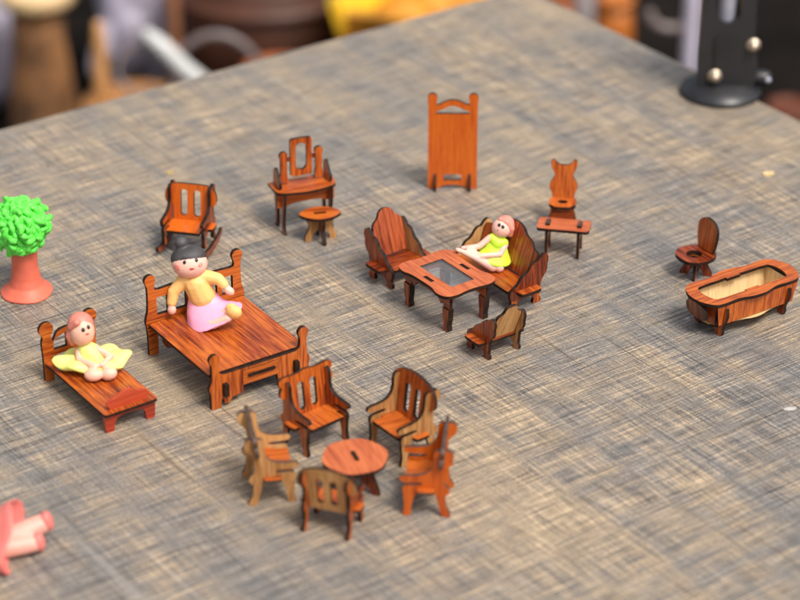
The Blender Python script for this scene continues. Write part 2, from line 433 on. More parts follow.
chair('armchair', 'wooden armchair with a high rounded back and pale bare sides, right behind the round table', (.12, -14.5, 0), -53, GR, mp=TAN, mn=RED, crest='round')
chair('armchair', 'bare tan armchair seen side-on at the left of the round table', (-5.98, -17.85, 0), 101, GR, mn=TAN, mp=TAN, bf=BROWN, bb=BROWN, edge=GREYED)
chair('armchair', 'armchair with bare tan back turned to the viewer, nearest the front of the round table', (-3.0, -20.85, 0), 160, GR, sc=.88, bb=TAN, crest='round')
chair('armchair', 'bright orange-red armchair seen side-on at the right of the round table', (1.27, -18.85, 0), -95, GR, mp=ORANGE, mn=ORANGE, edge=GREYED)
chair('rocking_chair', 'wooden rocking chair with two slots in its rounded back, behind the double bed', (-11.45, 5.95, 0), -13, w=1.12, bf=ORANGE, seat=ORANGE, rocker=True)

# ------------------------------------------------------------------ round table
t = thing('round_table', 'small round wooden table with a scalloped pinkish top among the armchairs', 'table', (-2.04, -17.95, 0), 20)
P('table_top', t, ell(0, 0, 1.5, 1.5, 60, .022, 6), .26, flat(0, 0, 1.72), face=SALMON, back=RED, grain='v', holes=[rr(-.10, -.38, .10, .38, .04)], tone=.9)
def cab(r0, z1): return [(r0 * .25, z1, 1), (r0 * .25, .55), (r0 * .62, .40), (r0 * .78, 0, 1), (r0 * 1.08, 0, 1), (r0 * 1.05, .3), (r0 * .85, .75), (r0 * .80, z1 - .3), (r0 * .9, z1, 1)]
for k in range(4):
    a = R(45 + 90 * k)
    P('leg', t, sm(cab(1.15, 1.59)), .26, frame((0, 0, 0), (math.cos(a), math.sin(a), 0), (0, 0, 1)))
P('tenon', t, rr(-.085, -.36, .085, .36, .03), .36, flat(0, 0, 1.68), face=BURNT)

# ------------------------------------------------------------------ double bed
t = thing('double_bed', 'large reddish wooden double bed with knobbed posts and a slatted headboard', 'bed', (-8.62, -6.79, 0), 33.6)
L, Wd, hh = 6.02, 5.41, 1.91
w, l = Wd / 2, L / 2
P('bed_board', t, [(-w, -l - .05), (w, -l - .05), (w, l - .12), (-w, l - .12)], .24, flat(0, 0, hh - .12), grain='v', tone=.7)
def knobbed(w, top, r, waist, low, railtop, arch=.12, bump=None):
    """left half of a head- or footboard sheet, from the centre of its bottom edge to the centre of its top edge"""
    pw = .50
    pts = list(low)
    pts += [(-w - .02, .0, 1)]
    pts += [(-w - .02, waist * .45), (-w - .05, waist * .8), (-w - .14, waist), (-w - .05, waist * 1.2), (-w + .04, waist * 1.35), (-w + .06, top - 2 * r - .10)]
    cx, cy = -w + .22, top - r
    for i in range(9):
        a = R(218 - 32 * i); pts.append((cx + r * math.cos(a), cy + r * math.sin(a)))
    pts += [(-w + .40, top - 2 * r - .10), (-w + .46, railtop + .02), (-w * .5, railtop + arch * .6), (0, railtop + arch)]
    return pts
head = mir(knobbed(w, 4.5, .31, 1.9, [(0, 1.45), (-w + .52, 1.45, 1), (-w + .50, 0, 1)], 3.55))
hs = []
xs = [-2.15, -1.62, -1.30, -.62, -.30, .30, .62, 1.30, 1.62, 2.15]
for a, b_ in ((-2.18, -1.55), (-1.27, -.50), (-.24, .24), (.50, 1.27), (1.55, 2.18)): hs.append(rr(a, 2.18, b_, 3.16, .06))
P('headboard', t, sm(head, 1), .30, up(0, l + .06, 0), holes=hs, grain='u')
low = [(0, .86), (-.95, .86, 1), (-1.0, .46, 1), (-1.35, .44), (-1.62, .38), (-1.72, .14), (-2.0, .14), (-2.06, .42), (-w + .52, .50), (-w + .48, 0, 1)]
foot = mir(knobbed(w, 3.0, .29, 1.15, low, 1.78, .0))
fb = P('footboard', t, sm(foot, 1), .30, up(0, -l - .22, 0), grain='v', tone=.8)
df = P('drawer_front', t, rr(-.98, .90, 1.02, 1.66, .03), .06, up(0, -l - .345, 0), grain='u', tone=.95)
P('handle', df, rr(-.72, 1.28, .80, 1.42, .05), .14, up(0, -l - .40, 0), face=BURNT)  # raised dark bar standing in for the shaded handle slit
for sx in (-1, 1):
    wav = [(-l - .02, 1.66, 1), (-l, .7), (-l + .6, .55), (-l + 1.2, .95), (-l + 2.2, 1.0), (-l + 2.9, .72), (-l + 3.6, 1.0), (-l + 4.6, .95), (-l + 5.3, .55), (l - .15, .7), (l - .15, 1.66, 1)]
    P('side_rail', t, sm(wav), .26, side(sx * (w - .72)), grain='u')
    P('tenon', t, rr(-.13, .62, .13, 1.32, .05), .34, up(sx * (w - .72), -l - .38, 0), face=BURNT)

# ------------------------------------------------------------------ single bed
t = thing('single_bed', 'narrow wooden single bed with an arched headboard and brick red scalloped footboard', 'bed', (-14.46, -10.07, 0), 35.05)
L, Wd, hh = 6.1, 2.87, 1.18
w, l = Wd / 2, L / 2
P('bed_board', t, rr(-w, -l, w, l, .16), .22, flat(0, 0, hh - .11), grain='v', tone=.7)
hd = [(0, 1.35), (-w + .50, 1.30, 1), (-w + .50, 0, 1), (-w, 0, 1), (-w, 1.2), (-w - .06, 2.2), (-w + .04, 2.44)]
for i in range(9):
    a = R(226 - 34 * i); hd.append((-w + .24 + .40 * math.cos(a), 2.86 + .40 * math.sin(a)))
hd += [(-w + .46, 2.40), (-w + .52, 2.10), (-w + .62, 2.2), (-.6, 2.62), (0, 2.72)]
def archhole(x0, x1, z0, f, n=8): return [(x0, z0), (x1, z0)] + [(x1 + (x0 - x1) * i / n, f(x1 + (x0 - x1) * i / n)) for i in range(n + 1)]
arcf = lambda x: 2.42 - .34 * (x / .9) ** 2
P('headboard', t, sm(mir(hd), 1), .28, up(0, l + .14, 0), holes=[archhole(-.86, -.14, 1.62, arcf), archhole(.14, .86, 1.62, arcf)], grain='u')
ft = mir([(0, 1.10), (-w + .42, 1.10, 1), (-w + .42, 1.22, 1), (-w + .26, 1.45), (-w + .62, 1.62), (-.55, 1.66), (-.3, 1.84), (0, 1.90)])
P('footboard', t, sm(ft), .28, up(0, -l + .42, 0), face=PAINT, edge=PAINT, grain='u')
ap = mir([(0, .74), (-w + .85, .72), (-w + .62, .55), (-w + .55, 0, 1), (-w + .12, 0, 1), (-w + .08, .5), (-w + .06, .957, 1)])
P('foot_apron', t, sm(ap), .28, up(0, -l + .30, 0), face=PAINT, edge=PAINT, grain='u')
for sx in (-1, 1):
    P('side_rail', t, sm([(-l + .5, .955, 1), (-l + .5, .62), (0, .5), (l - .1, .62), (l - .1, .955, 1)]), .2, side(sx * (w - .42)), grain='u')

# ------------------------------------------------------------------ sofa set
def sofa(name, label, cat, loc, yaw, w, arch, group, bb=None, bf=None, lean=17, far=None):
    t = thing(name, label, cat, loc, yaw, group)
    pan = [(-.92, .52, 1), (-1.02, .75), (-1.0, 1.02), (-.80, 1.24), (-.58, 1.30), (-.42, 1.48), (-.30, 1.72), (-.05, 1.84), (.18, 1.96), (.36, 2.26), (.58, 2.42), (.78, 2.40),
           (.92, 2.58), (1.16, 2.78), (1.40, 2.66), (1.46, 2.36), (1.36, 2.10), (1.40, 1.85), (1.28, 1.55), (1.06, 1.35), (.98, 1.05), (.96, .8), (.92, .52, 1)]
    lg = [(0, .52, 1), (.02, .38), (-.08, .26), (-.10, .08), (-.02, 0, 1), (.40, 0, 1), (.44, .12), (.34, .28), (.48, .42), (.58, .52, 1)]
    for sx in (-1, 1):
        M = side(sx * w)
        fa, ba = (far or RED, RED) if sx < 0 else (RED, far or RED)          # bare inner faces
        P('side_panel', t, sm(pan), TH, M, face=fa, back=ba)
        P('leg', t, sm([(-.92 + x, z, *r) for x, z, *r in lg]), TH, M, face=fa, back=ba)
        P('leg', t, sm([(.92 - x, z, *r) for x, z, *r in lg]), TH, M, face=fa, back=ba)
    e = w - .15
    P('seat', t, sm(mir([(-e, -1.0, 1), (-e, -.62, 1), (-w - .52, -.62), (-w - .60, -.5), (-w - .60, .62), (-w - .5, .72), (-e, .72, 1), (-e, .78, 1)]), 1), .24, flat(0, 0, 1.02), grain='u')
    h = 2.28
    if arch == 'wide': bk = mir([(0, 0), (-e + .02, 0, 1), (-e, 1.3), (-e + .1, 1.55), (-e + .55, 1.62), (-e + .75, 1.95), (-e + 1.3, 2.05), (-e + 1.6, 2.38), (0, 2.55)])
    else: bk = mir([(0, 0), (-e + .02, 0, 1), (-e, 1.5), (-e + .12, 1.85), (-e + .42, 2.0), (-.38, 2.42), (0, 2.52)])
    P('backrest', t, sm(bk), .26, up(0, .62, 1.16, lean), face=bf, back=bb, grain='v')
    return t
GS = 'matching seats around the glass coffee table'
sofa('lounge_chair', 'wooden lounge chair with a pinkish arched back, left of the glass table', 'chair', (-.05, 2.62, 0), 37, 1.14, 'narrow', GS, far=TAN, bf=SALMON)
sofa('lounge_chair', 'low lounge chair with bare brown back to the viewer, before the glass table', 'chair', (4.72, -4.97, 0), 215, 1.0, 'narrow', GS, bb=TAN, far=TAN, lean=22).scale = (.92, .92, .88)
sofa('sofa', 'wide wooden sofa with a stepped arched back, seat of the lime-dressed doll', 'sofa', (5.05, 1.4, 0), -55, 2.45, 'wide', GS, far=TAN)

# ------------------------------------------------------------------ coffee table
t = thing('coffee_table', 'low wooden coffee table with a wavy edge and inset clear glass', 'table', (2.4, -1.2, 0), 35.6)
l, w, hh = 2.175, 1.665, 2.33
half = [(-w + .06, -l + .06), (-w - .10, -l + .75), (-w + .10, -l + 1.25), (-w + .12, 0), (-w + .10, l - 1.25), (-w - .10, l - .75), (-w + .06, l - .06)]
top = half + [(-w + .7, l + .08), (-.4, l - .05), (.4, l - .05), (w - .7, l + .08)] + [(-x, -y) for x, y in half] + [(w - .7, -l - .08), (.4, -l + .05), (-.4, -l + .05), (-w + .7, -l - .08)]
hole = [(-.72, -1.38), (.72, -1.38), (.72, 1.38), (-.72, 1.38)]
slots = [rr(-1.26, -.36, -1.04, .36, .03), rr(1.04, -.36, 1.26, .36, .03)]
P('table_top', t, sm(top), .24, flat(0, 0, hh - .12), holes=[hole] + slots, grain='v', face=SALMON, back=RED, tone=.75)
bm = bmesh.new(); add_box(bm, (0, 0, hh - .15), (1.436, 2.756, .06)); finish('glass_pane', bm, [GLASS], t)
for sx in (-1, 1):
    P('tenon', t, rr(-.095, -.345, .095, .345, .03), .22, flat(sx * 1.15, 0, hh - .16), face=BURNT)
    a = [(0, 1.78), (.9, 1.72), (1.05, 1.5), (1.20, 1.35), (1.32, 1.62), (1.42, 1.30, 1), (1.93, 1.30, 1), (1.93, hh - .25, 1), (0, hh - .25)]
    P('side_apron', t, sm([(-y, z, *r) for y, z, *r in reversed(a[1:-1])] + [(y, z, *r) for y, z, *r in a[1:-1]], 2), .26, side(sx * 1.15), grain='u')
    P('end_apron', t, sm([(-1.02, 1.5), (-.8, 1.6), (-.5, 1.82), (.5, 1.82), (.8, 1.6), (1.02, 1.5), (1.02, hh - .25, 1), (-1.02, hh - .25, 1)]), .26, up(0, sx * 1.55, 0), grain='u')
    for sy in (-1, 1):
        lg = [(sy * 1.42, 1.30, 1), (sy * 1.93, 1.30, 1), (sy * 1.90, .7), (sy * 1.78, .35), (sy * 1.84, .12), (sy * 1.82, 0, 1), (sy * 1.46, 0, 1), (sy * 1.44, .12), (sy * 1.52, .35), (sy * 1.44, .8)]
        P('leg', t, sm(lg), .34, side(sx * 1.15))

# ------------------------------------------------------------------ dressing table and stool
t = thing('dressing_table', 'wooden dressing table with an open mirror frame between turned posts', 'dressing table', (-5.3, 8.55, 0), 22)
w, l = 1.78, .82
P('table_top', t, sm([(-w, -.62), (-1.2, -l - .02), (0, -l - .22), (1.2, -l - .02), (w, -.62), (w, l, 1), (-w, l, 1)]), .22, flat(0, 0, 2.55), grain='u', tone=.9)
P('apron', t, sm([(-1.66, 1.55, 1), (-1.1, 1.55), (-.9, 1.72), (.9, 1.72), (1.1, 1.55), (1.66, 1.55, 1), (1.66, 2.43, 1), (-1.66, 2.43, 1)]), .24, up(0, -.28, 0), grain='u')
for sx in (-1, 1):
    for sy in (-1, 1):
        q = [(sy * .36, 2.43, 1), (sy * .78, 2.43, 1), (sy * .82, 1.9), (sy * .66, 1.2), (sy * .56, .6), (sy * .66, .2), (sy * .82, .08), (sy * .78, 0, 1), (sy * .46, 0, 1), (sy * .36, .5), (sy * .38, 1.3)]
        P('leg', t, sm(q), .24, side(sx * 1.36))
    post = [(-.22, 2.66, 1), (-.24, 3.0), (-.16, 3.3), (-.20, 3.7), (-.16, 4.05), (-.26, 4.3), (-.14, 4.54), (.14, 4.54), (.26, 4.3), (.16, 4.05), (.20, 3.7), (.16, 3.3), (.24, 3.0), (.22, 2.66, 1)]
    P('mirror_post', t, [(x + sx * 1.02, z) for x, z in sm(post)], .26, up(0, .34, 0))
    sh = [(-.50, 2.66, 1), (-.52, 3.0), (-.30, 3.1), (-.05, 3.45), (.2, 3.72), (.42, 3.55), (.48, 3.1), (.48, 2.66, 1)]
    P('side_bracket', t, sm(sh), .24, side(sx * 1.46, .1))
    P('mirror_pivot', t, rr(sx * .68 - .17, 3.92, sx * .68 + .17, 4.12, .05), .2, up(0, .345, 0))
P('mirror_frame', t, rr(-.62, 2.98, .62, 5.22, .14), .26, up(0, .34, 0), holes=[rr(-.32, 3.34, .32, 4.94, .30, 6)])

t = thing('vanity_stool', 'tiny wooden stool with a lens-shaped top and bare tan legs by the dressing table', 'stool', (-4.35, 6.9, 0), 10)
P('seat', t, sm([(-1.22, .0), (-.9, .42), (-.45, .72), (0, .8), (.45, .72), (.9, .42), (1.22, 0), (.9, -.42), (.45, -.72), (0, -.8), (-.45, -.72), (-.9, -.42)]), .24, flat(0, 0, 1.58), grain='u', holes=[rr(-.34, -.10, .34, .10, .05)], tone=.9)
for k in range(4):
    a = R(90 * k + 8)
    lg = [(.10, 1.46, 1), (.10, .62), (.40, .50), (.52, .25), (.50, 0, 1), (.88, 0, 1), (.90, .25), (.74, .6), (.62, .9), (.78, 1.2), (.74, 1.46, 1)]
    P('leg', t, sm(lg), .24, frame((0, 0, 0), (math.cos(a), math.sin(a), 0), (0, 0, 1)), face=TAN if k in (0, 2) else BROWN)

# ------------------------------------------------------------------ standing panel
t = thing('standing_panel', 'tall flat bright orange wooden panel with knobbed posts, upright at the back of the table', 'panel', (2.98, 13.3, 0), -1)
w = 1.40
pn = [(0, .26), (-.5, .22), (-.85, .0, 1), (-w, 0, 1), (-w + .02, 5.2), (-w - .02, 5.36)]
for i in range(8):
    a = R(214 - 32 * i); pn.append((-w + .25 + .28 * math.cos(a), 5.62 + .28 * math.sin(a)))
pn += [(-w + .44, 5.30), (-w + .5, 5.18), (-.75, 5.22), (-.4, 5.42), (0, 5.52)]
hole2 = [(-.96, 4.66), (.96, 4.66), (.94, 4.80), (.55, 4.95), (.25, 5.10), (0, 5.16), (-.25, 5.10), (-.55, 4.95), (-.94, 4.80)]
P('panel_board', t, sm(mir(pn), 1), .28, up(0, 0, 0), holes=[hole2, rr(-.50, .52, .50, .90, .05)], face=ORANGE)
for sx in (-1, 1):
    P('foot', t, sm([(-.55, 0, 1), (-.50, .35), (-.22, .95), (.22, .95), (.50, .35), (.55, 0, 1)]), .20, side(sx * .98), face=BROWN)

# ------------------------------------------------------------------ desk and desk chair
t = thing('desk_chair', 'wooden chair with a tall flared back standing behind the tiny bench table', 'chair', (8.95, 8.45, 0), -6)
bk = mir([(0, .0), (-.62, 0, 1), (-.62, .25), (-.78, .5), (-.76, .8), (-.52, 1.15), (-.50, 1.35), (-.70, 1.68), (-.74, 2.08), (-.56, 2.18), (-.42, 1.98), (-.25, 1.86), (0, 1.85)])
P('backrest', t, sm(bk), .26, up(0, .60, 1.55, 8), tone=.9)
P('seat', t, sm([(-.74, -.72), (.74, -.72), (.74, .72), (-.74, .72)], 1), .26, flat(0, 0, 1.50), holes=[ell(0, -.05, .28, .20, 20)], tone=.9)
fr_ = mir([(0, .55), (-.35, .5), (-.42, 0, 1), (-.78, 0, 1), (-.72, .5), (-.58, .9), (-.66, 1.365, 1)])
for y in (-.45, .48): P('leg_frame', t, sm(fr_), .26, up(0, y, 0), grain='u')
t = thing('bench_table', 'small red wooden bench table with two tenons through its top, before the flared-back chair', 'table', (8.84, 5.42, 0), -11)
w, l = 1.42, .68
P('table_top', t, rr(-w, -l, w, l, .2), .24, flat(0, 0, 1.62), grain='u', holes=[rr(-.98, -.30, -.74, .34, .02), rr(.74, -.30, .98, .34, .02)], face=SALMON, back=RED, tone=.7)
for sx in (-1, 1):
    P('tenon', t, rr(-.11, -.29, .11, .33, .02), .34, flat(sx * .86, 0, 1.62), face=GREYED)
    P('end_rail', t, sm([(-.42, 1.0, 1), (-.2, 1.14), (.2, 1.14), (.42, 1.0, 1), (.64, 1.0, 1), (.64, 1.495, 1), (-.64, 1.495, 1), (-.64, 1.0, 1)], 1), .24, side(sx * .86))
    for sy in (-1, 1):
        P('leg', t, sm([(sy * .42, 1.0, 1), (sy * .64, 1.0, 1), (sy * .68, .5), (sy * .74, .1), (sy * .74, 0, 1), (sy * .50, 0, 1), (sy * .44, .4)]), .24, side(sx * .86))

# ------------------------------------------------------------------ toilet
t = thing('toilet', 'wooden toy toilet with a round seat and its lid raised, behind the bathtub', 'toilet', (15.68, 2.80, 0), -60)
P('seat', t, sm(mir([(0, -1.05), (-.55, -.98), (-.98, -.55), (-1.05, 0), (-.92, .55), (-.62, .92), (-.3, 1.05), (0, 1.05)])), .27, flat(0, 0, 1.22), holes=[ell(0, -.12, .42, .42, 28)], grain='u')
P('bowl_ring', t, ell(0, -.12, .56, .56, 28), .2, flat(0, 0, .97), holes=[ell(0, -.12, .30, .30, 28)], face=BROWN, back=BROWN)
P('lid', t, sm(mir([(0, 0), (-.62, 0, 1), (-.76, .5), (-.82, 1.0), (-.76, 1.42), (-.46, 1.70), (0, 1.80)])), .27, up(-.08, .74, 1.31, 4), grain='v')
for k in range(4):
    a = R(45 + 90 * k)
    lg = [(.0 + .06, .86, 1), (.10, .5), (.30, .34), (.42, 0, 1), (.86, 0, 1), (.86, .2), (.68, .45), (.60, .75), (.66, 1.08, 1), (.58, 1.08, 1), (.58, .86, 1)]
    P('leg', t, sm(lg), .24, frame((0, .08, 0), (math.cos(a), math.sin(a), 0), (0, 0, 1)))

# ------------------------------------------------------------------ bathtub
t = thing('bathtub', 'wooden toy bathtub on curved legs with a bulging rim and pale bare inside', 'bathtub', (17.52, -1.82, 0), 33); t.scale = (1.04, 1, 1)
w, l = 2.95, 1.28
q = [(-w - .18, .0), (-w - .08, .62), (-w + .3, l - .04), (-w + .9, l + .06), (-1.2, l - .06), (-.75, l + .10), (-.3, l + .22), (.3, l + .22), (.75, l + .10), (1.2, l - .06), (w - .9, l + .06), (w - .3, l - .04), (w + .08, .62), (w + .18, 0)]
rim = q + [(-x, -y) for x, y in q[1:-1]]
ins = [(-w + .62, -.62), (-w + .8, -.80), (-.5, -.80), (-.42, -.86), (-.42, -.70, 1), (.42, -.70, 1), (.42, -.86), (.5, -.80), (w - .8, -.80), (w - .62, -.62), (w - .50, 0), (w - .62, .62), (w - .8, .80), (.5, .80), (.42, .86), (.42, .70, 1), (-.42, .70, 1), (-.42, .86), (-.5, .80), (-w + .8, .80), (-w + .62, .62), (-w + .5, 0)]
P('rim', t, sm(rim), .24, flat(0, 0, 2.02), holes=[sm(ins, 1)], grain='u', tone=.9)
for sy in (-1, 1):
    sd = [(-w + .62, .74, 1), (w - .62, .74, 1), (w - .40, 1.88, 1), (-w + .40, 1.88, 1)]
    M = frame((0, sy * 1.0, 0), (1, 0, 0), (0, sy * .10, 1))
    P('side_wall', t, sd, .20, M, face=RED if sy < 0 else PALE, back=PALE if sy < 0 else RED, grain='v', tone=.85)
for sx in (-1, 1):
    # leaning end boards: bare pale inside, varnished outside
    M = frame((sx * 2.40, 0, .74), (0, 1, 0), (sx * .04, 0, 1))
    P('end_wall', t, [(-.98, 0), (.98, 0), (1.06, 1.10), (-1.06, 1.10)], .18, M, face=PALE if sx < 0 else RED, back=RED if sx < 0 else PALE)
    lyre = mir([(0, .40), (-.42, .36), (-.62, .22), (-.66, 0, 1), (-1.02, 0, 1), (-1.12, .22), (-1.06, .48), (-1.22, .80), (-1.40, 1.2), (-1.34, 1.66, 1), (-1.255, 1.66, 1), (-1.175, .80, 1), (-.92, .515, 1), (0, .515)])
    P('leg_frame', t, sm(lyre), .28, frame((sx * 1.98, 0, 0), (0, 1, 0), (0, 0, 1)))
    P('end_lobe', t, sm([(-.70, .85), (-.82, 1.5), (-.5, 1.86, 1), (.5, 1.86, 1), (.82, 1.5), (.70, .85)]), .22, frame((sx * (w - .40), 0, 0), (0, 1, 0), (sx * .20, 0, 1)), face=BROWN, tone=.9)
P('base_board', t, sm([(-2.6, -.9), (-1.2, -1.10), (-.75, -1.16), (-.3, -1.33), (.3, -1.33), (.75, -1.16), (1.2, -1.10), (2.6, -.9), (2.6, .9), (1.2, 1.10), (.75, 1.22), (.3, 1.46), (-.3, 1.46), (-.75, 1.22), (-1.2, 1.1), (-2.6, .9)]), .20, flat(0, 0, .63), face=PALE, back=PALE, grain='u')

# ------------------------------------------------------------------ clay tree
t = thing('clay_tree', 'clay toy tree with bright green curls on a flared brick red trunk', 'tree', (-19.6, .9, 0))
clay('trunk', t, TRUNKCLAY, [('l', [(1.40, 0), (1.42, .10), (1.22, .24), (.92, .52), (.78, .95), (.70, 1.6), (.70, 2.4), (.6, 3.2)], (0, 0, 0), 40, .03)], .05, 3)
bm = bmesh.new()
cc = Vector((-.08, 0, 3.86)); add_ball(bm, cc, (1.28, 1.28, 1.34), sub=3)
N_ = 270
for i in range(N_):
    zz = 1 - 2 * (i + .5) / N_; a = i * 2.39996 + random.uniform(-.2, .2)
    nrm = Vector((math.sqrt(1 - zz * zz) * math.cos(a), math.sqrt(1 - zz * zz) * math.sin(a), zz))
    if nrm.z < -.9: continue
    tg = nrm.orthogonal().normalized(); tg.rotate(Matrix.Rotation(random.uniform(0, 6.28), 3, nrm)); bt = nrm.cross(tg)
    r0 = random.uniform(1.20, 1.46) + .10 * math.sin(3 * a); ln = random.uniform(.13, .30); cv = random.uniform(-.16, .16)
    tw = random.uniform(-.35, .35)
    pts = []
    for s_ in (-1, -.5, 0, .5, 1):
        p = cc + nrm * (r0 + tw * (s_ + 1) * .5 - .10 * s_ * s_) + tg * (ln * s_) + bt * (cv * s_ * s_)
        pts.append(p)
    add_tube(bm, pts, [q_ * random.uniform(.11, .19) for q_ in (.8, 1.05, 1.1, 1.0, .75)], 9)
finish('crown', bm, [GREEN_CLAY], t, smooth=True)

# ------------------------------------------------------------------ clay dolls
UPV = Vector((0, .481, .877)); TOW = Vector((0, -.877, .481)); RGT = Vector((1, 0, 0))
def on_head(c, r, x, y, turn=0, out=1.0):
    """a spot on a head of radii r that looks towards the viewer's side"""
    z = math.sqrt(max(0, 1 - x * x - y * y))
    dv = RGT * x + UPV * y + TOW * z
    return Vector(c) + Vector((dv.x * r[0], dv.y * r[1], dv.z * r[2])) * out, dv
def face(body, c, r, eyes, mouth, es=.085, brows=None, cheeks=(), lip=LIP, mw=.12):
    def dot(name, xy, size, mat, flatn=.35):
        p, dv = on_head(c, r, *xy)
        bm = bmesh.new()
        q = dv.to_track_quat('Z', 'Y').to_matrix().to_4x4()
        M = Matrix.Translation(p * U) @ q @ Matrix.Diagonal((size[0] * U, size[1] * U, flatn * min(size) * U, 1))
        bmesh.ops.create_icosphere(bm, subdivisions=2, radius=1, matrix=M)
        return finish(name, bm, [mat], body, smooth=True)
    for e in eyes: dot('eye', e, (es, es * 1.15), INK)
    dot('mouth', mouth, (mw, mw * .42), lip)
    for b_ in brows or ():
        pts = [on_head(c, r, b_[0] + dx, b_[1] + dy, out=1.005)[0] for dx, dy in ((-.13, -.02), (0, .05), (.13, .0))]
        bm = bmesh.new(); add_tube(bm, pts, .025, 6); finish('eyebrow', bm, [INK], body, smooth=True)
    for x, y, s_ in cheeks: dot('cheek', (x, y), (s_, s_ * .8), BLUSH, .12)

# grandmother doll on the double bed
t = thing('clay_doll', 'clay grandmother doll with grey bun, peach jumper and pink skirt on the double bed', 'doll', (-9.68, -5.30, 1.84))
G = dict(hip=(.05, .15, .45), waist=(-.10, .2, 1.25), chest=(-.37, .25, 1.80), neck=(-.64, .3, 2.35), head=(-.72, .3, 2.98))
hr = (.90, .80, .76)
body = clay('body', t, SKIN, [('b', G['head'], hr), ('t', [(G['head'], .3), (G['chest'], .45), (G['hip'], .55)]),
    ('t', [((-1.22, .2, 2.0), .25), ((-1.62, .05, 1.43), .24), ((-1.68, -.1, .86), .20)]), ('b', (-1.67, -.15, .60), (.23, .2, .28)),
    ('t', [((.32, .2, 2.3), .25), ((.80, 0, 2.15), .24), ((1.05, -.1, 1.88), .2)]), ('b', (1.22, -.17, 1.68), (.30, .22, .22), (0, 35, 0)),
    ('t', [((-.1, -.70, .34), .26), ((.45, -1.12, .30), .24), ((1.20, -1.20, .70), .22)]), ('t', [((.0, -.2, .50), .30), ((.6, -.52, .50), .26), ((1.2, -.80, .84), .22)])], .05, 4)
clay('jumper', t, PEACH, [('t', [((-.58, .28, 2.26), .34), ((-.40, .22, 1.88), .70), ((-.16, .18, 1.25), .72)]), ('t', [((-.95, .2, 2.12), .38), ((-.1, .2, 2.28), .38)]),
    ('t', [((-1.08, .2, 2.05), .36), ((-1.56, .06, 1.50), .31), ((-1.66, -.05, .98), .27)]), ('t', [((.10, .2, 2.28), .36), ((.66, .06, 2.24), .31), ((.96, -.07, 1.97), .26)])], .05, 5)
def skirt_g(bm):
    rings = [((-.12, .2, 1.35), .66, 0), ((-.05, .08, 1.0), .84, 20), ((.08, -.2, .72), 1.06, 40), ((.36, -.46, .52), 1.36, 54), ((.54, -.62, .44), 1.52, 60), ((.56, -.64, .38), 1.44, 60), ((.36, -.46, .45), 1.15, 54), ((-.02, .0, .8), .6, 20)]
    prev = None; first = None
    for c_, r_, tilt in rings:
        rg = []
        for k in range(36):
            a = 2 * math.pi * k / 36; q = r_ * (1 + .03 * math.sin(5 * a))
            v = Vector((q * math.cos(a) * 1.0, q * math.sin(a) * .60, 0)); v.rotate(Euler((R(tilt * .10), R(-tilt * .42), 0)))
            rg.append(bm.verts.new((Vector(c_) + v) * U))
        if prev:
            for k in range(36): bm.faces.new((prev[k], prev[(k + 1) % 36], rg[(k + 1) % 36], rg[k]))
        else: first = rg
        prev = rg
    bm.faces.new(first); bm.faces.new(prev)
clay('skirt', t, PINK, [('m', skirt_g)], .05, 3)
clay('shoe', t, PEACH, [('b', (1.50, -1.16, 1.00), (.40, .30, .42), (20, 30, 0))], .05, 2)
clay('shoe', t, PEACH, [('b', (1.34, -.80, 1.02), (.30, .26, .30), (20, 30, 0))], .05, 2)
hair = clay('hair', t, GREYHAIR, [('b', (-.78, .46, 3.20), (.90, .80, .66), (-20, -8, 0)), ('b', (-1.10, .55, 3.98), (.33, .32, .30)), ('b', (-1.06, .52, 3.76), (.36, .34, .16), (0, -14, 0))], .05, 3)
face(body, G['head'], hr, [(-.20, .06), (.44, .20)], (.20, -.36), es=.088, brows=[(-.22, .30), (.40, .42)], cheeks=[(-.62, -.26, .20), (.66, -.10, .14)], mw=.13)

# yellow-skirted doll on the single bed
t = thing('clay_doll', 'clay doll with pink hair and a spread lemon yellow skirt sitting on the single bed', 'doll', (-14.98, -9.05, 1.13))
hd_ = (-.38, .1, 2.05); hr = (.62, .60, .74)
body = clay('body', t, SKIN2, [('b', hd_, hr), ('t', [((-.33, .1, 1.5), .24), ((-.20, .1, 1.1), .26), ((.05, .1, .5), .45)]),
    ('t', [((-.60, .02, 1.02), .20), ((-.54, -.38, .74), .18), ((.15, -.80, .68), .17)]), ('b', (.28, -.86, .68), (.20, .15, .14)),
    ('t', [((.30, .05, 1.10), .20), ((.98, -.25, .86), .18), ((.72, -.65, .72), .17)]), ('b', (.62, -.78, .70), (.18, .15, .14)),
    ('t', [((-.02, -.3, .45), .28), ((.14, -.85, .34), .32)]), ('b', (.20, -1.12, .34), (.46, .36, .33)),
    ('t', [((.5, -.2, .45), .28), ((.82, -.75, .34), .30)]), ('b', (.94, -1.02, .34), (.42, .34, .33), (0, -18, 0))], .045, 4)
clay('bodice', t, LEMON, [('t', [((-.22, .1, 1.06), .46), ((.0, .1, .75), .60), ((.15, .12, .4), .72)])], .05, 4)
def petals(bm):
    rings = [(.2, .80), (.55, .74), (.85, .66), (.97, .56), (1.02, .42), (.97, .30), (.8, .20), (.2, .14)]
    prev = None; first = None
    for f_, z in rings:
        rg = []
        for k in range(72):
            a = 2 * math.pi * k / 72
            q = f_ * (1 + .06 * f_ * math.sin(6 * a + .6)); wv = .12 * f_ * f_ * math.sin(6 * a + 1.2)
            lift = .34 * f_ * f_ * max(0, math.cos(a - .5)) ** 2
            rg.append(bm.verts.new(Vector((.02 + 1.84 * q * math.cos(a), .06 + 1.02 * q * math.sin(a), max(.04, z + wv + lift))) * U))
        if prev:
            for k in range(72): bm.faces.new((prev[k], prev[(k + 1) % 72], rg[(k + 1) % 72], rg[k]))
        else: first = rg
        prev = rg
    bm.faces.new(first); bm.faces.new(prev)
clay('skirt', t, LEMON, [('m', petals)], .045, 2)
